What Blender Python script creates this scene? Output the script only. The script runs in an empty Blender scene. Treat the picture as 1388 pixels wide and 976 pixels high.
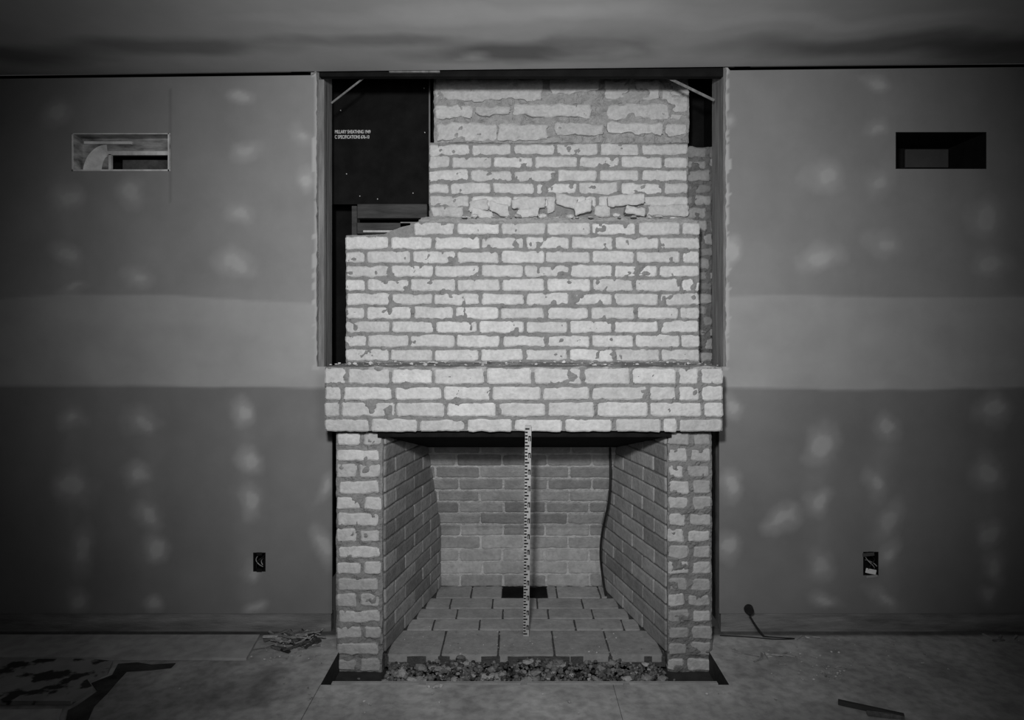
import bpy, bmesh, math, random
import numpy as np
from mathutils import Vector
random.seed(7); rng=np.random.default_rng(7)
F=896.0; CX=700.0; CY=450.0; H=1.363; WD=3.0   # focal (px), optical axis, eye height, camera-wall distance
def X(px,d=WD): return (px-CX)*d/F
def Z(py,d=WD): return H-(py-CY)*d/F
def fl(px,py):                       # point on the floor (metres)
    d=H*F/(py-CY); return ((px-CX)*d/F, d-WD)
# ---------------------------------------------------------------- noise
def _h(ix,iy,iz,s):
    n=(ix*374761393+iy*668265263+iz*2147483647%4294967291+iz*974634777+s*1274126177)&0xffffffff
    n=((n^(n>>13))*1274126177)&0xffffffff
    n=n^(n>>16)
    return (n&0xffff)/32767.5-1.0
def vn(x,y,z,s=0):
    x,y,z=np.broadcast_arrays(np.asarray(x,float),np.asarray(y,float),np.asarray(z,float))
    xi=np.floor(x).astype(np.int64); yi=np.floor(y).astype(np.int64); zi=np.floor(z).astype(np.int64)
    fx=x-xi; fy=y-yi; fz=z-zi
    fx=fx*fx*(3-2*fx); fy=fy*fy*(3-2*fy); fz=fz*fz*(3-2*fz)
    r=0
    for a in (0,1):
        for b in (0,1):
            for c in (0,1):
                w=(fx if a else 1-fx)*(fy if b else 1-fy)*(fz if c else 1-fz)
                r=r+w*_h(xi+a,yi+b,zi+c,s)
    return r
def fbm(x,y,z=0.0,s=0,o=4):
    r=0;a=.55;k=1.0
    for i in range(o):
        r=r+a*vn(np.asarray(x)*k,np.asarray(y)*k,np.asarray(z)*k+i*7.3,s+i); a*=.5; k*=2.1
    return r
# ---------------------------------------------------------------- materials
def mat(name,lo,hi,scale=8,rough=.85,metal=0.0,bump=.25,bscale=60,attr=None,smear=None,detail=6,stretch=(1,1,1),spec=.25,grime=None):
    m=bpy.data.materials.new(name); m.use_nodes=True; nt=m.node_tree; N=nt.nodes; L=nt.links
    b=N['Principled BSDF']; b.inputs['Roughness'].default_value=rough; b.inputs['Metallic'].default_value=metal
    b.inputs['Specular IOR Level'].default_value=spec
    tc=N.new('ShaderNodeTexCoord'); mp=N.new('ShaderNodeMapping'); mp.inputs['Scale'].default_value=stretch
    L.new(tc.outputs['Object'],mp.inputs['Vector'])
    n=N.new('ShaderNodeTexNoise'); n.inputs['Scale'].default_value=scale; n.inputs['Detail'].default_value=detail; n.inputs['Roughness'].default_value=.62
    L.new(mp.outputs[0],n.inputs['Vector'])
    r=N.new('ShaderNodeMapRange'); r.inputs[1].default_value=.3; r.inputs[2].default_value=.7
    r.inputs[3].default_value=lo; r.inputs[4].default_value=hi; L.new(n.outputs['Fac'],r.inputs[0])
    out=r.outputs[0]
    if attr:
        a=N.new('ShaderNodeAttribute'); a.attribute_name=attr
        mm=N.new('ShaderNodeMath'); mm.operation='MULTIPLY'; L.new(out,mm.inputs[0]); L.new(a.outputs['Fac'],mm.inputs[1]); out=mm.outputs[0]
    if grime:
        n4=N.new('ShaderNodeTexNoise'); n4.inputs['Scale'].default_value=grime[0]; n4.inputs['Detail'].default_value=4
        L.new(tc.outputs['Object'],n4.inputs['Vector'])
        r4=N.new('ShaderNodeMapRange'); r4.inputs[1].default_value=.35; r4.inputs[2].default_value=.6; r4.inputs[3].default_value=grime[1]; r4.inputs[4].default_value=1.0
        L.new(n4.outputs['Fac'],r4.inputs[0])
        m4=N.new('ShaderNodeMath'); m4.operation='MULTIPLY'; L.new(out,m4.inputs[0]); L.new(r4.outputs[0],m4.inputs[1]); out=m4.outputs[0]
    if smear:
        n2=N.new('ShaderNodeTexNoise'); n2.inputs['Scale'].default_value=smear[0]; n2.inputs['Detail'].default_value=5
        L.new(tc.outputs['Object'],n2.inputs['Vector'])
        r2=N.new('ShaderNodeMapRange'); r2.inputs[1].default_value=smear[1]; r2.inputs[2].default_value=smear[1]+.06
        r2.inputs[4].default_value=smear[3]; L.new(n2.outputs['Fac'],r2.inputs[0])
        mx=N.new('ShaderNodeMix'); mx.data_type='FLOAT'; L.new(r2.outputs[0],mx.inputs[0]); L.new(out,mx.inputs[2]); mx.inputs[3].default_value=smear[2]; out=mx.outputs[0]
    cc=N.new('ShaderNodeCombineColor')
    for i in range(3): L.new(out,cc.inputs[i])
    L.new(cc.outputs[0],b.inputs['Base Color'])
    if bump:
        n3=N.new('ShaderNodeTexNoise'); n3.inputs['Scale'].default_value=bscale; n3.inputs['Detail'].default_value=6
        L.new(mp.outputs[0],n3.inputs['Vector'])
        bp=N.new('ShaderNodeBump'); bp.inputs['Strength'].default_value=bump; bp.inputs['Distance'].default_value=.01
        L.new(n3.outputs['Fac'],bp.inputs['Height']); L.new(bp.outputs[0],b.inputs['Normal'])
    return m
M_brick=mat('pale_brick',.82,1.05,22,attr='tone',bump=.35,bscale=90,smear=(22,.70,.34,.45),grime=(70,.86))
M_fire=mat('firebrick',.78,1.12,14,attr='tone',bump=.3,bscale=90,grime=(60,.85))
M_hearth=mat('hearth_brick',.8,1.15,10,attr='tone',bump=.2,bscale=70,grime=(50,.85))
M_mortar=mat('mortar',.80,1.2,30,attr='tone',bump=.7,bscale=110)
M_dry=mat('drywall',.92,1.07,5,attr='tone',bump=.05,bscale=30)
M_ceil=mat('ceiling_board',.92,1.08,3,attr='tone',bump=.04,bscale=20)
M_floor=mat('dusty_subfloor',.66,1.28,3.5,attr='tone',bump=.25,bscale=50,grime=(25,.72),smear=(9,.66,.38,.35))
M_wood=mat('rough_lumber',.10,.26,6,stretch=(6,6,.6),bump=.5)
M_woodl=mat('light_lumber',.35,.55,6,stretch=(6,6,.6),bump=.3)
M_woodd=mat('dark_lumber',.03,.08,6,stretch=(.8,6,6),bump=.3)
M_plate=mat('sole_plate_wood',.09,.26,5,stretch=(.7,6,5),bump=.3)
M_black=mat('sheathing_and_shade_black',.005,.012,9,rough=.85,bump=.1,spec=.1)
M_floorshade=mat('floor_shadow_black',.02,.07,9,rough=.9,bump=.2,spec=.1)
M_steel=mat('dark_steel',.006,.014,9,rough=.9,bump=.1,spec=.05)  # near-black steel, kept dark for the band under the lintel
M_galv=mat('galvanized_sheet',.55,1.0,14,rough=.5,metal=.35,bump=.3,bscale=14)
M_galvm=mat('glare_streaked_metal',.10,.62,9,rough=.45,metal=.35,bump=.2,bscale=14,stretch=(1,1,3.5))  # bright and dark streaks in the colour act as reflections
M_galvt=mat('shaded_duct_metal',.04,.16,16,rough=.6,metal=.2,bump=.2,bscale=14)  # darker copy of the duct metal, throat shade in its colour
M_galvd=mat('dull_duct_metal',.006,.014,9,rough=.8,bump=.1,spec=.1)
M_grey=mat('grey_panel',.05,.07,9,bump=.1)
M_white=mat('white_paint',.6,.75,20,rough=.6,bump=.05)
M_rod=mat('worn_rod_paint',.36,.52,30,rough=.6,bump=.05)
M_dull=mat('dull_plastic',.22,.32,20,rough=.7,bump=.05)
M_cable=mat('black_rubber',.01,.02,20,rough=.5,bump=.05)
M_rub=mat('rubble_stone',.7,1.3,40,attr='tone',bump=.5,bscale=120)
M_sheet=mat('loose_board',.30,.42,4,bump=.1,grime=(20,.8))
M_stain=mat('stained_sheet',.17,.28,5,bump=.1,smear=(11,.52,.02,.95))
# ---------------------------------------------------------------- mesh builder
class MB:
    def __init__(s): s.v=[];s.f=[];s.t=[];s.n=0
    def add(s,v,f,t):
        v=np.asarray(v,float).reshape(-1,3); s.v.append(v)
        s.f+= [tuple(i+s.n for i in q) for q in f]
        t=np.broadcast_to(np.asarray(t,float),(len(v),)); s.t.append(t); s.n+=len(v)
    def finish(s,name,m,parent=None,smooth=False):
        me=bpy.data.meshes.new(name); me.from_pydata(np.concatenate(s.v).tolist(),[],s.f)
        a=me.attributes.new('tone','FLOAT','POINT'); a.data.foreach_set('value',np.concatenate(s.t).astype(np.float32))
        me.materials.append(m)
        if smooth: me.polygons.foreach_set('use_smooth',[True]*len(me.polygons))
        me.update()
        o=bpy.data.objects.new(name,me); bpy.context.collection.objects.link(o)
        if parent: o.parent=parent
        return o
def empty(name):
    o=bpy.data.objects.new(name,None); bpy.context.collection.objects.link(o); o.empty_display_size=.1; return o
BOXF=[(0,1,3,2),(4,6,7,5),(0,4,5,1),(2,3,7,6),(0,2,6,4),(1,5,7,3)]
def boxv(x0,x1,y0,y1,z0,z1): return [(x,y,z) for x in (x0,x1) for y in (y0,y1) for z in (z0,z1)]
def box(name,x0,x1,y0,y1,z0,z1,m,parent=None,bev=.002,tone=1,rot=None):
    cx,cy,cz=(x0+x1)/2,(y0+y1)/2,(z0+z1)/2
    b=MB(); b.add(boxv(x0-cx,x1-cx,y0-cy,y1-cy,z0-cz,z1-cz),BOXF,tone)
    o=b.finish(name,m,parent); o.location=(cx,cy,cz)
    if rot: o.rotation_euler=rot
    bm=bmesh.new(); bm.from_mesh(o.data); bmesh.ops.recalc_face_normals(bm,faces=bm.faces); bm.to_mesh(o.data); bm.free()
    if bev:
        md=o.modifiers.new('b','BEVEL'); md.width=bev; md.segments=2
    return o
def tube(name,pts,r,m,parent=None,cyc=False):
    cu=bpy.data.curves.new(name,'CURVE'); cu.dimensions='3D'; cu.bevel_depth=r; cu.bevel_resolution=3; cu.use_fill_caps=True
    sp=cu.splines.new('NURBS'); sp.points.add(len(pts)-1)
    for p,q in zip(sp.points,pts): p.co=(*q,1)
    sp.use_endpoint_u=True; sp.order_u=3
    cu.materials.append(m)
    o=bpy.data.objects.new(name,cu); bpy.context.collection.objects.link(o)
    if parent:o.parent=parent
    return o
# front facing plane at distance d
def plane(d): return lambda u,v,w:(u+0*w, (d-WD)-w+0*u, v+0*w)
def seg(ax,ad,bx,bd,sign):      # vertical wall running from A (front) to B (back)
    L=math.hypot(bx-ax,bd-ad); ux,uy=(bx-ax)/L,(bd-ad)/L; nx,ny=(uy,-ux) if sign>0 else (-uy,ux)
    f=lambda u,v,w:(ax+ux*u+nx*w, (ad-WD)+uy*u+ny*w, v+0*w)
    return f,L
_k=[0]
def brick(B,mp,u0,u1,v0,v1,depth=.09,rough=1.0,tone=.7,proud=0.0,tonej=.06,bev=.004,tilt=0.0):
    _k[0]+=1; s=_k[0]*3.17
    W=u1-u0; Hh=v1-v0
    if W<.012 or Hh<.01: return
    e=min(.006,W*.2,Hh*.2)
    nu=max(2,int(W/.018)); nv=max(2,int(Hh/.014))
    us=np.concatenate([[0],np.linspace(e,W-e,nu+1),[W]]); vs=np.concatenate([[0],np.linspace(e,Hh-e,nv+1),[Hh]])
    U,V=np.meshgrid(us,vs,indexing='ij'); nU,nV=U.shape
    edge=(U<=0)|(U>=W)|(V<=0)|(V>=Hh)
    corner=((U<=0)|(U>=W))&((V<=0)|(V>=Hh))
    w=np.where(edge,-bev,0.0)+np.where(corner,-bev,0)
    w=w+.0022*rough*fbm(U*30+s,V*30,0,3)+proud
    w=w+random.uniform(-.0015,.0015)*rough+(U/W-.5)*random.uniform(-.003,.003)*rough
    nn=.0055*rough
    du=nn*fbm(U*28+s,V*28,1.5,5); dv=nn*fbm(U*24+s,V*24,8.5,9)
    cc=.003*rough
    du=du+np.where(corner,np.where(U<=0,cc,-cc),0); dv=dv+np.where(corner,np.where(V<=0,cc,-cc),0)
    dv=dv+(U-W/2)*tilt
    UU=u0+U+du; VV=v0+V+dv
    x,y,z=mp(UU,VV,w)
    P=np.stack([x,y,z],-1).reshape(-1,3)
    idx=lambda i,j:i*nV+j
    f=[(idx(i,j),idx(i+1,j),idx(i+1,j+1),idx(i,j+1)) for i in range(nU-1) for j in range(nV-1)]
    ring=[(i,0) for i in range(nU)]+[(nU-1,j) for j in range(1,nV)]+[(i,nV-1) for i in range(nU-2,-1,-1)]+[(0,j) for j in range(nV-2,0,-1)]
    ru=np.array([UU[a,b] for a,b in ring]); rv=np.array([VV[a,b] for a,b in ring])
    x,y,z=mp(ru,rv,np.full(len(ring),-depth)); R=np.stack([x,y,z],-1)
    n0=len(P); m=len(ring)
    for k in range(m):
        a=idx(*ring[k]); b2=idx(*ring[(k+1)%m]); f.append((b2,a,n0+k,n0+(k+1)%m))
    t=tone+random.uniform(-tonej,tonej)
    B.add(np.concatenate([P,R]),f,t)
def sheet(B,mp,u0,u1,v0,v1,depth=.08,base=-.004,amp=.012,tone=.33,res=.008,fs=28,top=None,back=True):
    nu=max(2,int((u1-u0)/res)); nv=max(2,int((v1-v0)/res))
    U,V=np.meshgrid(np.linspace(u0,u1,nu+1),np.linspace(v0,v1,nv+1),indexing='ij')
    if top is not None:
        tt=top(U); V=v0+(V-v0)*(tt-v0)/(v1-v0)
    _k[0]+=1
    w=base+amp*fbm(U*fs,V*fs,_k[0]*2.3,11)
    edge=(U<=u0+1e-6)|(U>=u1-1e-6); w=np.where(edge,w-.003,w)
    x,y,z=mp(U+.003*fbm(U*40,V*40,3,2),V,w); P=np.stack([x,y,z],-1).reshape(-1,3)
    nV=nv+1; idx=lambda i,j:i*nV+j
    f=[(idx(i,j),idx(i+1,j),idx(i+1,j+1),idx(i,j+1)) for i in range(nu) for j in range(nv)]
    ring=[(i,0) for i in range(nu+1)]+[(nu,j) for j in range(1,nV)]+[(i,nV-1) for i in range(nu-1,-1,-1)]+[(0,j) for j in range(nV-2,0,-1)]
    ru=np.array([U[a,b] for a,b in ring]); rv=np.array([V[a,b] for a,b in ring])
    x,y,z=mp(ru,rv,np.full(len(ring),-depth)); R=np.stack([x,y,z],-1); n0=len(P); m=len(ring)
    for k in range(m):
        a=idx(*ring[k]); b2=idx(*ring[(k+1)%m]); f.append((b2,a,n0+k,n0+(k+1)%m))
    if back: f.append(tuple(n0+k for k in range(m)))
    B.add(np.concatenate([P,R]),f,tone)
def course(B,mp,joints,v0,v1,gap=.010,**k):
    for a,b in zip(joints[:-1],joints[1:]):
        g=gap*random.uniform(.7,1.3)
        h=gap*random.uniform(.65,1.25)
        kk=dict(k); kk.setdefault('tilt',random.uniform(-.014,.014))
        brick(B,mp,a+g/2,b-g/2,v0+h*.25,v1-h*.75,**kk)
def run(x0,x1,first,pitch):
    j=[x0]; c=x0+first
    while c<x1-.35*pitch*.5: j.append(c+random.uniform(-.006,.006)); c+=pitch
    j.append(x1); return j

fireplace=empty('brick_fireplace')
# ================= mantel band (corbelled) =================
d=2.76; mp=plane(d); B=MB(); Mo=MB()
xL,xR=X(438,d),X(982,d); zt,zb=Z(497,d),Z(585,d)
rows=[(497,521.5,[438,471,529,587,658,722,790,856,919,949,982]),
      (521.5,543.5,[438,464,533,600,666,734,801,880,919,950,982]),
      (543.5,565.5,[438,461,536,604,673,741,808,880,953,982]),
      (565.5,586,[438,502,567,632,696,764,832,898,919,982])]
for a,b,j in rows:
    course(B,mp,[X(p,d) for p in j],Z(b,d),Z(a,d),gap=.0135,depth=.09,tone=.55,rough=1.3)
sheet(Mo,mp,xL+.005,xR-.005,zb+.002,zt-.002,depth=.43,tone=.21,base=-.006,amp=.0125)
for sx,xx in ((-1,xL),(1,xR)):
    f=(lambda xx,sx:(lambda u,v,w:(xx+sx*w+0*u, u+0*w, v+0*w)))(xx-sx*.002,sx)
    for i,(a,b,j) in enumerate(rows):
        course(B,f,[d-WD+.10,d-WD+.2,d-WD+.40] if i%2 else [d-WD+.1,d-WD+.3,d-WD+.42],Z(b,d),Z(a,d),depth=.05,tone=.55)
B.finish('mantel_bricks',M_brick,fireplace); Mo.finish('mantel_mortar',M_mortar,fireplace)
Lg=MB(); lm=lambda u,v,w:(u+0*w, v+0*w, zt-.004+w)
sheet(Lg,lm,xL+.01,xR-.01,d-WD+.006,.42,depth=.02,base=0,amp=.014,tone=.32,fs=14,res=.012)
Lg.finish('mantel_ledge_mortar',M_mortar,fireplace)
box('steel_lintel',X(512,2.8),X(910,2.8),-.205,-.05,.918,.945,M_steel,fireplace)
tb=MB(); tb.add([(-.60,-.16,.912),(.68,-.16,.912),(.62,.38,.772),(-.54,.38,.772),(-.60,-.16,.932),(.68,-.16,.932),(.62,.38,.80),(-.54,.38,.80)],
  [(0,1,2,3),(7,6,5,4),(0,4,5,1),(1,5,6,2),(2,6,7,3),(3,7,4,0)],1); tb.finish('throat_damper',M_steel,fireplace)
# ================= pillars =================
d=2.82; mp=plane(d); B=MB(); Mo=MB()
for side in (0,1):
    a,b=(453,519) if side==0 else (903.5,967)
    xa,xb=X(a,d),X(b,d); z=.945; i=0; pitch=(.945+.02)/14
    while z>-.06:
        z0=z-pitch
        if side==0: js=[[a+1,a+38,b],[a+2,b-4],[a+1,a+32,b-2],[a+3,b-2]][i%4]
        else: js=[[a,a+33,b],[a+1,a+30,b],[a,a+26,b-1],[a,a+34,b-1]][i%4]
        course(B,mp,[X(p,d) for p in js],z0,z,gap=.019,depth=.09,tone=.52 if side==0 else .40,tonej=.10,rough=1.6)
        f=(lambda xx,sx:(lambda u,v,w:(xx+sx*w+0*u, u+0*w, v+0*w)))(xa+.004 if side==0 else xb-.004,-1 if side==0 else 1)
        course(B,f,[d-WD+.1,d-WD+.3] if i%2 else [d-WD+.1,d-WD+.2,d-WD+.36],z0,z,depth=.03,tone=.5)
        z=z0;i+=1
    sheet(Mo,mp,xa+.006,xb-.004,-.09,.944,depth=.10,tone=.22 if side==0 else .18,base=-.006,amp=.015)
B.finish('pillar_bricks',M_brick,fireplace); Mo.finish('pillar_mortar',M_mortar,fireplace)
AL=(-.562,2.835); BL=(-.404,3.57); AR=(.640,2.835); BR=(.456,3.57)
core=MB()
for pts in ([(-.77,2.88),(-.575,2.88),(-.43,3.66),(-.77,3.66)],[(.835,2.88),(.65,2.88),(.48,3.66),(.835,3.66)],[(-.5,3.63),(.55,3.63),(.55,3.72),(-.5,3.72)]):
    v=[(x,q-WD,zz) for zz in (-.09,.94 if len(core.f)<12 else .76) for x,q in pts]
    core.add(v,[(0,1,2,3),(7,6,5,4)]+[(i,(i+1)%4,4+(i+1)%4,4+i) for i in range(4)],.3)
core.finish('firebox_backing',M_mortar,fireplace)
# ================= firebox =================
zh=-.012; B=MB(); Mo=MB(); ch=.0685
for (A,C,sg) in ((AL,BL,1),(AR,BR,-1)):
    f,L=seg(*A,*C,sg); z=zh; i=0
    while z<.93:
        js=run(0,L,.115 if i%2 else .23,.232)
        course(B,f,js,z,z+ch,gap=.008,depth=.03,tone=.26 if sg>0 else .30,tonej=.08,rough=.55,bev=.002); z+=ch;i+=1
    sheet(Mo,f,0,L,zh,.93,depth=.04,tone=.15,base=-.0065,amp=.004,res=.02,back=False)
lean=lambda v:np.clip((np.asarray(v)-.30)/(.78-.30),0,1)*.21
fb=lambda u,v,w:(u+0*w, .57-lean(v)-w+0*u, v+0*w)
z=zh;i=0
while z<.75:
    js=run(-.52,.575,.10 if i%2 else .215,.232)
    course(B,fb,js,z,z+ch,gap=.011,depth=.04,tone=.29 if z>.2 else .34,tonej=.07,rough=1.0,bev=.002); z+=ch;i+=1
sheet(Mo,fb,-.53,.585,zh,z-.003,depth=.05,tone=.44,base=-.006,amp=.006,res=.0137,back=False)
B.finish('firebox_bricks',M_fire,fireplace); Mo.finish('firebox_mortar',M_mortar,fireplace)
# hearth tiles
B=MB(); Mo=MB(); fh=lambda u,v,w:(u+0*w, v+0*w, zh+w)
ys=[2.81,3.05,3.17,3.29,3.42,3.58]
def hx(dd,side): 
    A,C=(AL,BL) if side<0 else (AR,BR); return A[0]+(C[0]-A[0])*(dd-A[1])/(C[1]-A[1])
for i in range(5):
    a,b=ys[i],ys[i+1]; x0,x1=hx(max(b,2.84),-1)-.02,hx(max(b,2.84),1)+.02
    if i==0: js=[X(526,2.85)]+[X(p,2.92) for p in (601,676,750,823)]+[X(897,2.85)]
    else: js=run(x0,x1,.12 if i%2 else .19,.222)
    for p,q in zip(js[:-1],js[1:]):
        if i==4 and q>X(682,3.5) and p<X(742,3.5): 
            if p<X(680,3.5)-.03: brick(B,fh,p+.004,X(680,3.5),a-WD+.003,b-WD-.003,depth=.03,tone=.36,rough=.4,bev=.0015)
            if q>X(742,3.5)+.03: brick(B,fh,X(742,3.5),q-.004,a-WD+.003,b-WD-.003,depth=.03,tone=.36,rough=.4,bev=.0015)
            continue
        brick(B,fh,p+.004,q-.004,a-WD+.004,b-WD-.003,depth=.03,tone=.34 if i else .29,tonej=.03,rough=.6,bev=.0015)
sheet(Mo,fh,-.56,.635,-.186,.56,depth=.05,tone=.07,base=-.006,amp=.003,res=.03)
B.finish('hearth_bricks',M_hearth,fireplace); Mo.finish('hearth_mortar_bed',M_mortar,fireplace)
box('ash_dump_door',X(681,3.5),X(741,3.5),.43,.55,zh-.006,zh+.004,M_steel,fireplace)
# ================= lower chimney breast =================
d=3.2; mp=plane(d); B=MB(); Mo=MB()
xL,xR=X(467,d),X(949.5,d); pt=61*d/F
for i in range(9):
    a=319+19*i; b=a+19
    js=run(xL,xR,(pt if i%2==0 else pt*.47),pt)
    course(B,mp,js,Z(b,d),Z(a,d),gap=.0145,depth=.09,tone=.66,rough=1.4)
js=run(X(558,d),xR+.004,pt,pt); course(B,mp,js,Z(319,d),Z(299,d),gap=.016,depth=.09,tone=.64,rough=1.5)
for sx,xx in ((-1,xL+.002),(1,xR-.002)):
    f=(lambda xx,sx:(lambda u,v,w:(xx+sx*w+0*u, u+0*w, v+0*w)))(xx,sx)
    for i in range(9): course(B,f,[.3,.4] if i%2 else [.3,.5],Z(338+19*i,d),Z(319+19*i,d),depth=.03,tone=.6)
def slope(U):
    px=U*F/d+CX; y=np.interp(px,[467,520,545,575,950],[319,317,307,300,299]); return Z(y,d)
sheet(Mo,mp,xL+.005,xR-.005,Z(492,d),Z(299,d),depth=.22,tone=.25,base=-.006,amp=.013,top=slope,back=False)
def shm(u,v,w): return (u+0*w, .2+v*.24-w*.5, Z(300,d)+v*.055+w)
sheet(Mo,shm,X(565,d),X(945,d),0.0,1.0,depth=.05,tone=.34,base=0,amp=.03,fs=13,res=.012)
B.finish('chimney_breast_bricks',M_brick,fireplace); Mo.finish('chimney_breast_mortar',M_mortar,fireplace)
# ================= upper chimney =================
d=3.4; mp=plane(d); B=MB(); Mo=MB()
xL,xR=X(580,d),X(934,d); pt=58*d/F
tops=[193,210,228,245.5,263]
for i,a in enumerate(tops):
    js=run(xL,xR,(pt*.98 if i%2==0 else pt*.5) ,pt)
    course(B,mp,js,Z(a+17.5,d),Z(a,d),gap=.0155,depth=.09,tone=.66,rough=1.7)
for a,b,t,bo,pr,ti in ((584,628,280,293,0,0),(636,662,272,286,.02,.10),(664,690,276,292,.04,-.25),(694,739,270,285,.05,.04),(742,752,268,290,.02,.2),
   (754,782,266,282,.04,-.3),(778,800,274,292,.06,.3),(806,826,279,294,.01,-.1),(822,872,266,281,.05,.08),(878,932,278,293,.01,.02),(640,668,287,298,.07,-.2),(700,730,286,297,.06,.12),(845,872,283,295,.07,-.12)):
    brick(B,mp,X(a,d),X(b,d),Z(bo,d),Z(t,d),depth=.1,tone=.62,rough=2.4,proud=pr,tilt=ti)
blocks=[(590,735,109,136),(746,812,107,126),(820,893,110,134),(897,932,122,150),
 (590,640,143,161),(644,692,145,158),(696,800,142,159),(824,905,142,161),(908,934,155,163),
 (594,672,169,190),(676,742,170,190),(752,818,168,184),(822,898,167,182),(902,930,168,184)]
for a,b,t,bo in blocks:
    brick(B,mp,X(a,d),X(b,d),Z(bo,d),Z(t,d),depth=.1,tone=.58,rough=3.4,proud=random.uniform(.006,.024),tonej=.05,tilt=random.uniform(-.03,.03))
sheet(Mo,mp,xL+.006,xR-.004,Z(305,d),Z(193,d),depth=.40,tone=.27,base=-.006,amp=.015)
sheet(Mo,mp,X(588,d),xR-.002,Z(194,d),Z(103,d),depth=.40,tone=.35,base=.001,amp=.036,fs=17)
sheet(Mo,mp,X(600,d),X(930,d),Z(104,d),2.80,depth=.38,tone=.3,base=-.01,amp=.02)
B.finish('upper_chimney_bricks',M_brick,fireplace); Mo.finish('upper_chimney_mortar',M_mortar,fireplace)
def chunks(B,n,fn,smin,smax,tlo,thi,flat=.6,pw=2.2):
    bm=bmesh.new(); bmesh.ops.create_icosphere(bm,subdivisions=1,radius=1)
    base=np.array([v.co[:] for v in bm.verts]); fs=[tuple(v.index for v in f.verts) for f in bm.faces]; bm.free()
    for i in range(n):
        x,y,z=fn(); s=smin+(smax-smin)*random.random()**pw
        v=base*(1+rng.uniform(-.35,.3,(len(base),1)))
        v=v*np.array([s,s*random.uniform(.5,.9),s*flat*random.uniform(.5,1)])
        v=np.clip(v,-s*.75,s*.75)
        a=random.uniform(0,math.pi); c,q=math.cos(a),math.sin(a)
        v=v@np.array([[c,q,0],[-q,c,0],[0,0,1]]); zmin=v[:,2].min()
        B.add(v+np.array([x,y,z-zmin*.8]),fs,random.uniform(tlo,thi))
C=MB()
chunks(C,50,lambda:(random.uniform(X(600,3.3),X(945,3.3)),random.uniform(.24,.36),Z(298,3.2)+.02),.010,.035,.4,.65,.5)
chunks(C,110,lambda:(random.uniform(X(440,2.8),X(980,2.8)),random.uniform(-.2,.17),Z(497,2.76)+.001),.004,.014,.3,.6,.6)
chunks(C,8,lambda:(random.uniform(X(540,3.),X(720,3.)),random.uniform(.05,.17),Z(497,2.76)),.02,.035,.4,.6,.3)
C.finish('loose_mortar_chunks',M_rub,fireplace)
# rough flank behind, right of the chimney
d=3.42; mp=plane(d); B=MB(); Mo=MB(); y=196
while y<490:
    h=random.uniform(13,19); js=[X(930,d),X(930+random.choice([10,22,30,34]),d),X(968,d)]
    course(B,mp,js,Z(y+h,d),Z(y,d),gap=.018,depth=.08,tone=.30,rough=2.8,tonej=.08); y+=h
sheet(Mo,mp,X(930,d),X(966,d),Z(495,d),Z(199,d),depth=.25,tone=.15,base=-.008,amp=.02)
B.finish('flank_bricks',M_brick,fireplace); Mo.finish('flank_mortar',M_mortar,fireplace)
box('chimney_core',-.60,.80,.42,.72,.80,Z(300,3.4),M_mortar,fireplace,bev=0,tone=.25)

# ================= drywall =================
czf=lambda x: 2.552+.0115*np.asarray(x)
holes=[(X(429),X(984),Z(497),9),(X(450),X(975),-1,Z(497)+.001),(X(98),X(231),Z(232),Z(181)),(X(1214),X(1337),Z(229),Z(179)),
       (X(343),X(360),Z(775),Z(749)),(X(1170),X(1191),Z(780),Z(748))]
XW=3.1
def axis(a,b,res,cuts):
    p=list(np.arange(a,b,res))+[b]; p=[q for q in p if all(abs(q-c)>res*.45 for c in cuts)]+[c for c in cuts if a<=c<=b]
    return np.array(sorted(set(p)))
xs=axis(-XW,XW,.011,[h[0] for h in holes]+[h[1] for h in holes]); zs=axis(.085,2.60,.011,[h[2] for h in holes]+[h[3] for h in holes])
U,V=np.meshgrid(xs,zs,indexing='ij')
PX=U/ (WD/F)+CX; PY=CY-(V-H)/(WD/F)
wx=PX+14*fbm(U*3,V*3,0,21)+7*fbm(U*14,V*14,0,24); wy=PY+10*fbm(U*3,V*3,9,22)+7*fbm(U*14,V*14,5,25)
t=.235+.035*fbm(U*2,V*2,4,23)
t=np.where(PY>525,t*.74,t)  # lower board darkened: the dimmer light is put into its tone
yt=400+5*fbm(U*1.6,0*U,1,31)+ (PX<430)*np.interp(PX,[0,90,250,430],[2,-4,-2,8]); yb=527+6*fbm(U*1.6,0*U,5,32)
band=np.clip((PY-yt)/4,0,1)*np.clip((yb-PY)/4,0,1)
t=t*(1-band)+ (.31+.03*fbm(U*3,V*9,2,33))*band
sp=[(78,150,26,20),(325,132,20,10),(330,207,24,14),(322,290,22,13),(88,272,26,20),(180,265,22,24),(410,185,16,18),(88,345,26,16),(183,377,24,20),(318,355,32,20),(98,392,30,10),(412,245,12,20),
(95,568,24,20),(185,568,26,24),(328,557,18,24),(190,645,22,20),(100,660,32,34),(335,625,18,24),(336,680,16,30),(200,700,18,24),(105,745,18,42),(205,745,18,22),(335,775,14,20),(100,815,18,20),(205,822,16,14),(436,740,14,30),(436,660,10,24),(340,822,20,10),
(1187,115,22,13),(992,165,14,12),(1198,245,22,26),(1115,237,32,22),(1335,295,26,28),(1195,325,26,20),(1115,352,30,22),(1345,355,26,22),(1190,180,18,12),(992,350,14,26),
(1345,560,28,26),(1110,605,22,32),(1198,575,20,22),(1110,680,18,24),(1190,655,18,28),(1205,705,16,40),(1335,640,24,26),(1338,720,18,26),(1112,762,22,26),(1200,750,16,24),(1342,770,20,30),(1195,812,34,14),(1338,805,18,18),(1062,705,26,20),(990,660,16,22),(990,740,18,24),(1115,815,22,14),(990,545,14,20)]
pm=np.zeros_like(t)
st=fbm(U*14,V*9,3,41)
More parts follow.
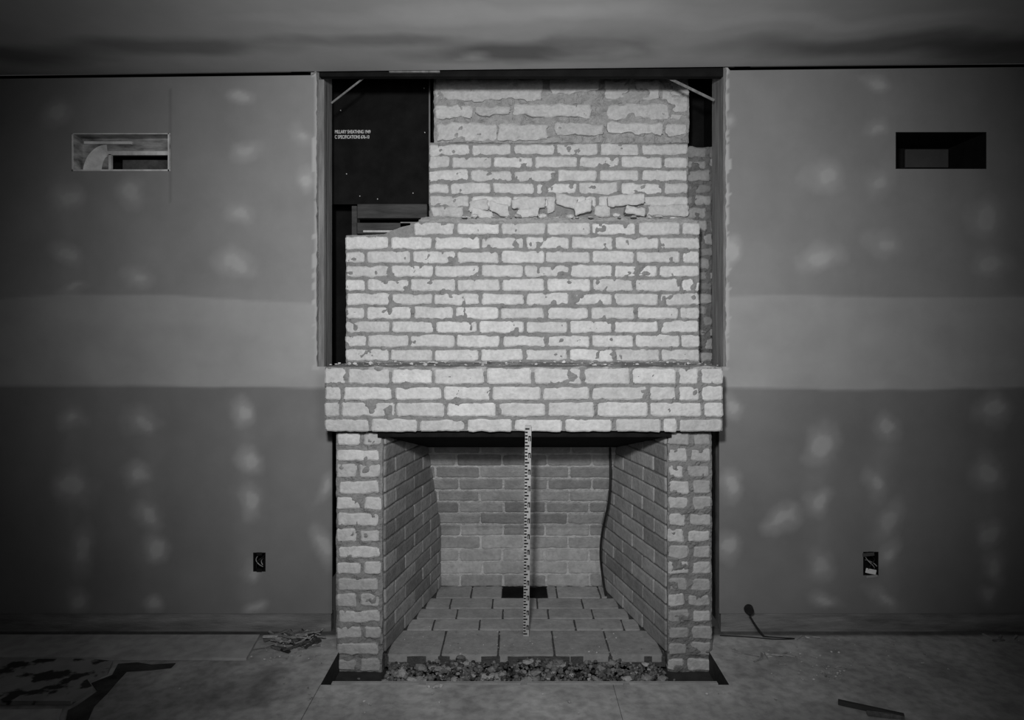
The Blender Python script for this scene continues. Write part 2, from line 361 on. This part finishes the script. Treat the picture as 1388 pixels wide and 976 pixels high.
for i,(a,b,rx,ry) in enumerate(sp):
    ta=((i*53)%100/100-.5)*1.2; ca,sa=math.cos(ta),math.sin(ta)
    ex,ey=(wx-a)*ca+(wy-b)*sa,-(wx-a)*sa+(wy-b)*ca
    r=np.sqrt((ex/rx)**2+(ey/ry)**2)+.3*st
    q=np.clip((1.2-r)/.9,0,1)*(.5+.25*((i*37)%10)/10)
    r2=np.sqrt(((ex-rx*.1)/(rx*.55))**2+((ey)/(ry*.45))**2)+.5*st
    q=q+np.clip((1.0-r2)/.3,0,1)*.3
    pm=np.maximum(pm,q)
for cx_,a0,a1 in ((95,540,830),(200,540,830),(333,540,830),(1195,540,830),(1112,560,830),(1340,540,830),(90,240,395),(1345,270,395)):
    q=np.clip(1-np.abs(wx-cx_)/26,0,1)*np.clip((wy-a0)/20,0,1)*np.clip((a1-wy)/20,0,1)*(.14+.12*st); pm=np.maximum(pm,q)
pm=np.clip(pm,0,1)
t=t*(1-pm*.7)+.42*pm*.7
ed=np.minimum(np.abs(PX-429),np.abs(PX-984))
em=(ed<3.5+6*fbm(U*9,V*30,2,44))&(PY<500); t=np.where(em,.38,t)
t=np.where((np.abs(PX-232)<1.6)&(PY<275)&(PY>120),t*.8,t)
zz=np.minimum(V,czf(U))
jit=np.where(ed<2.0,.006*fbm(U*20,V*45,2,46),0)
Bw=MB(); nV=len(zs)
f=[]
for i in range(len(xs)-1):
    xc=(xs[i]+xs[i+1])/2
    hs=[h for h in holes if h[0]<xc<h[1]]
    for j in range(nV-1):
        zc=(zs[j]+zs[j+1])/2
        if any(h[2]<zc<h[3] for h in hs): continue
        if zs[j]>2.60: continue
        f.append((i*nV+j,(i+1)*nV+j,(i+1)*nV+j+1,i*nV+j+1))
Bw.add(np.stack([U+jit,0*U,zz],-1),f,t.ravel())
wb=Bw.finish('wall_back',M_dry)
md=wb.modifiers.new('thick','SOLIDIFY'); md.thickness=.013; md.offset=-1
# ================= other room surfaces =================
xs=np.arange(-XW,XW+.01,.03); yy=np.concatenate([np.arange(-5,-1.0,.2),np.arange(-1.0,.0001,.015)])
U,V=np.meshgrid(xs,yy,indexing='ij')
w1=U+.3*fbm(U*2.2,V*2.2,0,51)+.08*fbm(U*9,V*12,0,54); w2=V+.10*fbm(U*3,V*3,7,52)
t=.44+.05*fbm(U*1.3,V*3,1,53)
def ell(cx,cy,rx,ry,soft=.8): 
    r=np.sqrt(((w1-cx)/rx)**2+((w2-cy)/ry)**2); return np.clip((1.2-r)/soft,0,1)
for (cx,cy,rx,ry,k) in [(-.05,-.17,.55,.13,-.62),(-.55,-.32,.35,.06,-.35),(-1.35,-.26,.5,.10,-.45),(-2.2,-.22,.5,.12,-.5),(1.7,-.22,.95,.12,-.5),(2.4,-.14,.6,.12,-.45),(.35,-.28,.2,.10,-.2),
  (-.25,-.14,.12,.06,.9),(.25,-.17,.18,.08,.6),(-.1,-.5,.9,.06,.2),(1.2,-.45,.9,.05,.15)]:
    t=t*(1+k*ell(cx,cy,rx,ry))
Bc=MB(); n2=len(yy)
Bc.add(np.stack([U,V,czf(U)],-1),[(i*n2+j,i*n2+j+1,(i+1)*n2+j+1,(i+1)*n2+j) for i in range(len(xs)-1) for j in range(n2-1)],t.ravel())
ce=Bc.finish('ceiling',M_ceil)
# floor with pit
px0,px1,py0,py1=-.757,.822,2.553-WD,.06
fx=axis(-XW,XW,.03,[px0,px1]); fy=axis(-5,0.06,.03,[py0])
U,V=np.meshgrid(fx,fy,indexing='ij')
t=.43+.10*fbm(U*1.5,V*3,0,61)+.07*fbm(U*8,V*8,0,62)
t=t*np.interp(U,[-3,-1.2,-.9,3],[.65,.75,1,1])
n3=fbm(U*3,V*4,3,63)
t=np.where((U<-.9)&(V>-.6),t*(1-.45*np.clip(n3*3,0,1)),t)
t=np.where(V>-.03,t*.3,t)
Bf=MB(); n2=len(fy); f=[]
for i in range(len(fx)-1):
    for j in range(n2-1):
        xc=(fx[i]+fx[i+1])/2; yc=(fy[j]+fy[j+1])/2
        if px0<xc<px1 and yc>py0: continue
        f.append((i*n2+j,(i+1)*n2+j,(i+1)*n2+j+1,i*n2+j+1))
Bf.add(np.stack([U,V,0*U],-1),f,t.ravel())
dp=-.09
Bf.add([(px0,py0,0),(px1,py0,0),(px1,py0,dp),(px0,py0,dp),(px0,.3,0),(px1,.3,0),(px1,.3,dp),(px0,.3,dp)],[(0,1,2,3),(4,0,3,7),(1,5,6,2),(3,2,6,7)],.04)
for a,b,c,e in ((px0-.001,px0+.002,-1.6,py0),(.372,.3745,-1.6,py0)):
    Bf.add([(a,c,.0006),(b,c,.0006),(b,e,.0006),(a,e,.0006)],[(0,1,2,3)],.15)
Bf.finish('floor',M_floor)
def wallbox(name,v,f,t=.2):
    b=MB(); b.add(v,f,t); return b.finish(name,M_dry)
wallbox('wall_left',[(-XW,-5,0),(-XW,0,0),(-XW,0,2.6),(-XW,-5,2.6)],[(0,1,2,3)])
wallbox('wall_right',[(XW,-5,0),(XW,0,0),(XW,0,2.6),(XW,-5,2.6)],[(0,1,2,3)])
wallbox('wall_front',[(-XW,-5,0),(XW,-5,0),(XW,-5,2.6),(-XW,-5,2.6)],[(0,1,2,3)])
box('baseboard_left',-XW,X(450)-.005,.004,.05,0,.088,M_plate)
box('baseboard_right',X(976)+.005,XW,.004,.05,0,.088,M_plate)

# ================= framed recess =================
fr=empty('framed_recess')
zh2=2.545
box('stud_left',X(429)-.045,X(431),.014,.23,.0,zh2+.3,M_wood,fr)
box('stud_left_nailer',X(430)-.03,X(438),.014,.045,1.2,zh2-.03,M_wood,fr)
box('stud_right',X(983)-.004,X(984)+.045,.014,.19,.0,zh2+.3,M_wood,fr)
box('header',X(431),X(982),.018,.05,2.530,2.60,M_black,fr)  # coloured black to carry the shade at the top of the opening
box('header_strip',X(527),X(596),.002,.016,2.543,2.552,M_wood,fr)
box('cavity_back',-1.1,1.15,.74,.76,0,2.95,M_black,fr)
box('cavity_left',-1.04,-1.02,.05,.74,0,2.95,M_black,fr)
box('cavity_right',1.06,1.08,.05,.74,0,2.95,M_black,fr)
box('cavity_top',-1.04,1.08,.05,.74,2.93,2.95,M_black,fr)
sh=box('sheathing_sheet',-1.02,X(582,3.5),.50,.512,Z(277,3.5),2.92,M_black,fr)
box('sheathing_edge',X(581,3.49),X(583,3.49),.49,.515,Z(277,3.5),2.9,M_wood,fr)
box('blocking',X(483,3.45),X(578,3.45),.47,.53,Z(297,3.5),Z(278,3.5),M_woodd,fr)
box('blocking_low',X(486,3.45),X(556,3.4),.42,.47,Z(316,3.4),Z(301,3.4),M_woodd,fr)
box('blocking_post',X(476,3.45),X(483,3.45),.46,.53,Z(325,3.4),Z(276,3.4),M_woodd,fr)
box('block_chip',X(492,3.4),X(540,3.4),.40,.43,Z(315,3.4),Z(312,3.4),M_woodl,fr)
for k,(s_,py) in enumerate((('MILLARY SHEATHING 1949',181),('C SPECIFICATIONS 676-10',188))):
    cu=bpy.data.curves.new('stencil','FONT'); cu.body=s_; cu.size=.030; cu.extrude=.0004; cu.offset=.0004; cu.materials.append(M_white)
    o=bpy.data.objects.new('stencil_%d'%k,cu); bpy.context.collection.objects.link(o); o.parent=fr
    o.location=(X(454,3.5),.497,Z(py,3.5)); o.rotation_euler=(math.pi/2,0,0); o.scale=(.53,.85,1)
nb=MB()
for p in ((470,236),(488,266),(512,270),(560,262),(462,150),(575,120),(576,180)):
    x,z=X(p[0],3.5),Z(p[1],3.5); nb.add(boxv(x-.002,x+.002,.494,.5,z-.002,z+.002),BOXF,1)
nb.finish('nail_heads',M_white,fr)
def strap(name,a,b,y,w,m):
    A=Vector((X(a[0],3+y),y,Z(a[1],3+y))); C2=Vector((X(b[0],3+y),y,Z(b[1],3+y))); L=(C2-A).length
    o=box(name,-L/2,L/2,-.003,.003,-w/2,w/2,m,fr,bev=.001); o.location=(A+C2)/2; o.rotation_euler=(0,-math.atan2(C2.z-A.z,C2.x-A.x),0)
strap('brace_left',(449,140),(499,101),.08,.008,M_wood)
strap('brace_right',(888,97),(968,136),.08,.012,M_wood)

# ================= ducts =================
def duct(a,b,t,bo,m,mb,shiny):
    e=empty('air_duct'); x0,x1,z0,z1=X(a),X(b),Z(bo),Z(t); D=.26; T=.003; y0=.0
    B=MB()
    for bx in ((x0,x0+T,y0,D,z0,z1),(x1-T,x1,y0,D,z0,z1),(x0,x1,y0,D,z0,z0+T),(x0,x1,y0,D,z1-T,z1)): B.add(boxv(*bx),BOXF,1)
    B.finish('duct_sleeve',M_galvm if shiny else m,e)
    w=x1-x0;h=z1-z0
    if shiny:
        B=MB()
        for bx in ((x0,x1,-.004,.0,z0,z0+.007),(x0,x1,-.004,.0,z1-.004,z1),(x0,x0+.005,-.004,0,z0,z1),(x1-.010,x1-.004,-.004,0,z0,z1)): B.add(boxv(*bx),BOXF,1)
        B.finish('duct_flange',M_galv,e)
        B=MB()
        ox0,ox1,oz1=x0+.30*w,x1-.07*w,z0+.54*h; yf=.07
        for bx in ((x0,ox0,yf,yf+.004,z0,z1),(ox1,x1,yf,yf+.004,z0,z1),(ox0,ox1,yf,yf+.004,oz1,z1)): B.add(boxv(*bx),BOXF,1)
        B.finish('duct_face',M_galvm,e)
        B=MB()
        B.add(boxv(ox0-.01,ox1,yf-.014,yf,oz1-.004,oz1+.014),BOXF,1); B.add(boxv(ox0-.004,ox0+.008,yf-.014,yf,z0,oz1),BOXF,1)
        B.add(boxv(x0+.03*w,x0+.52*w,yf-.010,yf,z1-.030,z1-.018),BOXF,1)  # bright strip modelled in place of a reflected streak
        n=14; v=[];ff=[]                      # turned elbow gore on the left
        for k in range(n+1):
            q=math.pi/2*k/n; cx_=x0+.27*w
            v+=[(cx_-.25*w*math.cos(q),yf-.012,z0+h*.80*math.sin(q)),(cx_-.07*w*math.cos(q),yf-.002,z0+h*.50*math.sin(q))]
            if k: ff.append((2*k-2,2*k,2*k+1,2*k-1))
        B.add(v,ff,1)
        B.finish('duct_elbow',M_galv,e)
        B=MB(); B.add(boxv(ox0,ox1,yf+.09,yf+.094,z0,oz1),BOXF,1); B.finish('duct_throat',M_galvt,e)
    B=MB(); B.add(boxv(x0,x1,D,D+.004,z0,z1),BOXF,1)
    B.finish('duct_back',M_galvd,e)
    return e
duct(98,231,181,232,M_galv,M_galv,True)
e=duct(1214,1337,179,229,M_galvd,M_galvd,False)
box('duct_damper',X(1226,3.2),X(1284,3.2),.19,.20,Z(229,3.2)+.005,Z(203,3.2),M_grey,e)
# ================= outlets =================
def outlet(a,b,t,bo,bright):
    e=empty('electrical_outlet_box'); x0,x1,z0,z1=X(a),X(b),Z(bo),Z(t); B=MB(); D=.06
    for bx in ((x0,x0+.003,.002,D,z0,z1),(x1-.003,x1,.002,D,z0,z1),(x0,x1,.002,D,z0,z0+.003),(x0,x1,.002,D,z1-.003,z1),(x0,x1,D,D+.003,z0,z1)): B.add(boxv(*bx),BOXF,1)
    for zc in (z0+.006,z1-.006): B.add(boxv((x0+x1)/2-.012,(x0+x1)/2+.012,-.002,.004,zc-.007,zc+.007),BOXF,1)
    B.finish('box_shell',M_steel,e)
    cx=(x0+x1)/2; cz_=(z0+z1)/2
    tube('wire_1',[(cx-.01,.05,z1-.02),(cx-.022,.0,cz_+.02),(cx+.004,-.02,cz_-.005),(cx+.016,.0,cz_-.02)],.002,M_dull,e)
    tube('wire_2',[(cx+.01,.05,z1-.02),(cx+.02,-.01,cz_+.025),(cx-.006,-.018,cz_+.01),(cx-.014,.0,cz_-.03)],.002,M_cable,e)
    tube('wire_3',[(cx,.05,cz_),(cx+.006,-.012,cz_+.012),(cx+.02,-.012,cz_-.008)],.002,M_dull,e)
    if bright: 
        box('torn_paper',x0+.010,x1-.012,-.004,.0,z0+.008,z0+.03,M_white,e,rot=(0,.2,0))
        box('torn_paper_low',x0+.014,x1-.006,-.004,.0,z0-.010,z0+.002,M_dull,e,rot=(0,-.1,0))
        box('strap',x0-.004,x1-.02,-.003,.0,z1-.02,z1-.004,M_grey,e,rot=(0,-.1,0))
outlet(343,360,749,775,False); outlet(1170,1191,748,780,True)
# ================= measuring rod =================
rod=empty('measuring_rod')
base=Vector((X(713,2.985),-.015,zh+.004)); topv=Vector((X(716,2.745),-.262,Z(577,2.738)))
dv=topv-base; L=dv.length; w=.026
B=MB(); B.add(boxv(-w/2,w/2,-.005,.005,0,L),BOXF,1); st_=B.finish('staff',M_rod,rod)
B=MB(); k=0; z=.01
while z<L-.01:
    big=(k%5==0); B.add(boxv(-w/2+.0005,(-w/2+ (.018 if big else .011)),-.0062,-.0052,z,z+.0066),BOXF,1)
    if k%5==2: 
        B.add(boxv(.001,.004,-.0062,-.0052,z-.006,z+.018),BOXF,1); B.add(boxv(.007,.0115,-.0062,-.0052,z-.006,z+.018),BOXF,1); B.add(boxv(.004,.008,-.0062,-.0052,z+.012,z+.018),BOXF,1)
    z+=.0152;k+=1
B.finish('graduations',M_cable,rod)
ang=math.atan2(-dv.y,dv.z); rod.location=base; rod.rotation_euler=(ang,math.atan2(dv.x,dv.z),0)
# ================= cable in firebox =================
def sidept(dd,zz,off=.012): return (hx(dd,1)-off,dd-WD,zz)
tube('electrical_cable',[sidept(3.37,.79,.03),sidept(3.36,.74,.03),(X(824,3.42),.34,Z(670,3.42)),(X(817,3.45),.40,Z(705,3.45)),(X(813,3.45),.43,Z(735,3.45)),(X(814,3.45),.44,Z(770,3.45)),(X(820,3.45),.42,zh+.012)],.006,M_cable)
# ================= pit contents =================
B=MB()
def inpit():
    x=random.uniform(-.54,.62)
    t_=random.random(); y=-.335+.130*t_
    h=(.018+.049*t_)*(1-.25*abs(x)/.6)
    return (x,y,dp+h*random.uniform(.65,1.0)+.009*math.sin(x*19)+.006*math.sin(x*47))
chunks(B,2200,inpit,.004,.014,.03,.20,.8,1.5)
chunks(B,260,inpit,.008,.024,.14,.36,.6)
chunks(B,50,inpit,.018,.036,.2,.46,.35,1)
chunks(B,90,lambda:(random.uniform(-.70,.77),random.uniform(-.335,-.235),dp),.005,.018,.06,.2,.7)
B.finish('rubble_pile',M_rub)
B=MB(); chunks(B,220,lambda:(random.uniform(-.5,.6),-.19+abs(random.gauss(0,.15)),zh-.0005),.0012,.006,.15,.5,.6); B.finish('hearth_grit',M_rub,fireplace)
fb_=empty('hearth_form_board')
box('front_board',px0+.03,px1-.03,-.408,-.388,dp,-.016,M_sheet,fb_)
for p in (572,710,850): box('spacer_%d'%p,X(p,2.57)-.012,X(p,2.57)+.012,py0,-.407,-.05,-.012,M_sheet,fb_)
# ================= floor clutter =================
def slab(name,pts,z0,z1,m):
    n=len(pts); P=[fl(*p) for p in pts]
    B=MB(); B.add([(x,y,z0) for x,y in P]+[(x,y,z1) for x,y in P],[tuple(range(n))[::-1],tuple(range(n,2*n))]+[(i,(i+1)%n,n+(i+1)%n,n+i) for i in range(n)],1)
    o=B.finish(name,m); return o
slab('drywall_sheet',[(-120,864),(352,864),(334,896),(-160,894)],.001,.013,M_sheet)
slab('stained_board',[(-60,899),(120,898),(153,901),(146,915),(118,926),(126,938),(96,956),(-90,956)],.001,.016,M_stain)
slab('plywood_offcut',[(-60,968),(84,966),(74,1000),(-90,1000)],.001,.014,M_sheet)
slab('floor_shadow_slab',[(160,901),(186,899),(205,902),(238,900),(232,906),(205,909),(172,911),(158,926),(146,940),(128,958),(116,985),(88,985),(92,964),(104,958),(132,938),(124,927),(152,916)],.001,.004,M_floorshade)  # thin dark slab stands in for the shadow and streak beside the boards
def sticks(name,cpx,cpy,n,sx,sy,l,m,th=.006,tl=.15,th2=.5):
    B=MB(); cx,cy=fl(cpx,cpy)
    for i in range(n):
        x,y=cx+max(-1.6,min(1.6,random.gauss(0,1)))*sx,min(cy+random.gauss(0,sy),-.06); a=random.uniform(-.9,.9)+(math.pi/2 if random.random()<.25 else 0); ll=l*random.uniform(.3,1.1); w_=th*random.uniform(.4,1.6)
        v=np.array(boxv(-ll/2,ll/2,-w_/2,w_/2,0,w_*.6)); ti=random.uniform(0,.15); v[:,2]+=np.abs(v[:,0]+ll/2)*ti+random.random()*.02*(n>30)
        c,s_=math.cos(a),math.sin(a); v=v@np.array([[c,s_,0],[-s_,c,0],[0,0,1]])
        B.add(v+np.array([x,y,.001]),BOXF,random.uniform(tl,th2))
    return B.finish(name,m)
sticks('wood_shavings',398,868,70,.06,.05,.11,M_rub,th=.008,tl=.02,th2=.5)
sticks('wood_splinters',1038,889,14,.07,.03,.07,M_rub,tl=.2,th2=.5)
sticks('wood_splinters',1095,858,4,.04,.01,.06,M_rub)
sticks('wood_splinters',1370,864,5,.06,.015,.07,M_rub)
x,y=fl(1180,964); o=box('scrap_lumber',-.105,.105,-.010,.010,0,.014,M_woodd); o.location=(x,y,.008); o.rotation_euler=(0,0,-.45)
x,y=fl(1200,972); o=box('scrap_lumber',-.06,.06,-.008,.008,0,.012,M_wood); o.location=(x,y,.007); o.rotation_euler=(0,0,-.2)
B=MB()
def dust():
    px,py=random.choice([(random.gauss(400,30),random.uniform(875,900)),(random.gauss(1090,90),random.uniform(872,925)),(random.uniform(0,1388),random.uniform(862,975)),(random.gauss(1130,12),random.gauss(911,6))])
    x,y=fl(px,max(py,862)); 
    if px0-.03<x<px1+.03 and y>py0-.02: y=py0-.06-random.random()*.08
    return (x,y,.001)
chunks(B,300,dust,.0015,.008,.2,.65,.6)
x,y=fl(588,932); chunks(B,5,lambda:(x+random.uniform(-.03,.03),y+random.uniform(-.008,.008),0.0),.010,.018,.4,.55,.5)
B.finish('floor_debris',M_rub)
ec=empty('extension_cord')
tube('lead',[(X(1034,2.95),-.06,.010),(X(1050,2.94),-.06,.004),(X(1085,2.93),-.07,.004),(X(1050,2.94),-.08,.004),(X(1010,2.95),-.05,.004),(X(975,2.97),-.04,.004)],.0022,M_cable,ec)
tube('lead_up',[(X(1017,2.96),-.03,.09),(X(1024,2.95),-.04,.05),(X(1034,2.95),-.06,.010)],.004,M_cable,ec)
bm=bmesh.new(); bmesh.ops.create_cone(bm,cap_ends=True,segments=20,radius1=.021,radius2=.016,depth=.026); me=bpy.data.meshes.new('socket'); bm.to_mesh(me); bm.free(); me.materials.append(M_cable)
o=bpy.data.objects.new('socket_head',me); bpy.context.collection.objects.link(o); o.parent=ec; o.location=(X(1017,2.96),-.03,Z(828,2.96)); o.rotation_euler=(math.pi/2,.2,0)

# ================= lights / world / camera =================
def spot(name,loc,tgt,P,ang,blend,size):
    l=bpy.data.lights.new(name,'SPOT'); l.energy=P; l.spot_size=math.radians(ang); l.spot_blend=blend; l.shadow_soft_size=size
    o=bpy.data.objects.new(name,l); bpy.context.collection.objects.link(o); o.location=loc
    o.rotation_euler=(Vector(tgt)-Vector(loc)).to_track_quat('-Z','Y').to_euler(); return o
spot('flash_lamp',(-.14,-2.9,1.92),(.02,0,1.58),275,88,1.0,.08)
spot('flash_lamp',(.40,-2.9,1.75),(.0,0,1.45),62,98,1.0,.25)
w=bpy.data.worlds.new('World'); bpy.context.scene.world=w; w.use_nodes=True
w.node_tree.nodes['Background'].inputs[0].default_value=(.02,.02,.02,1)
cam=bpy.data.cameras.new('camera'); cam.sensor_width=36; cam.lens=36*F/1388; cam.shift_x=(694-CX)/1388; cam.shift_y=-(488-CY)/1388; cam.clip_start=.01
co=bpy.data.objects.new('camera',cam); bpy.context.collection.objects.link(co); co.location=(0,-WD,H); co.rotation_euler=(math.pi/2,0,0)
bpy.context.scene.camera=co
bpy.context.scene.view_settings.view_transform='Standard'
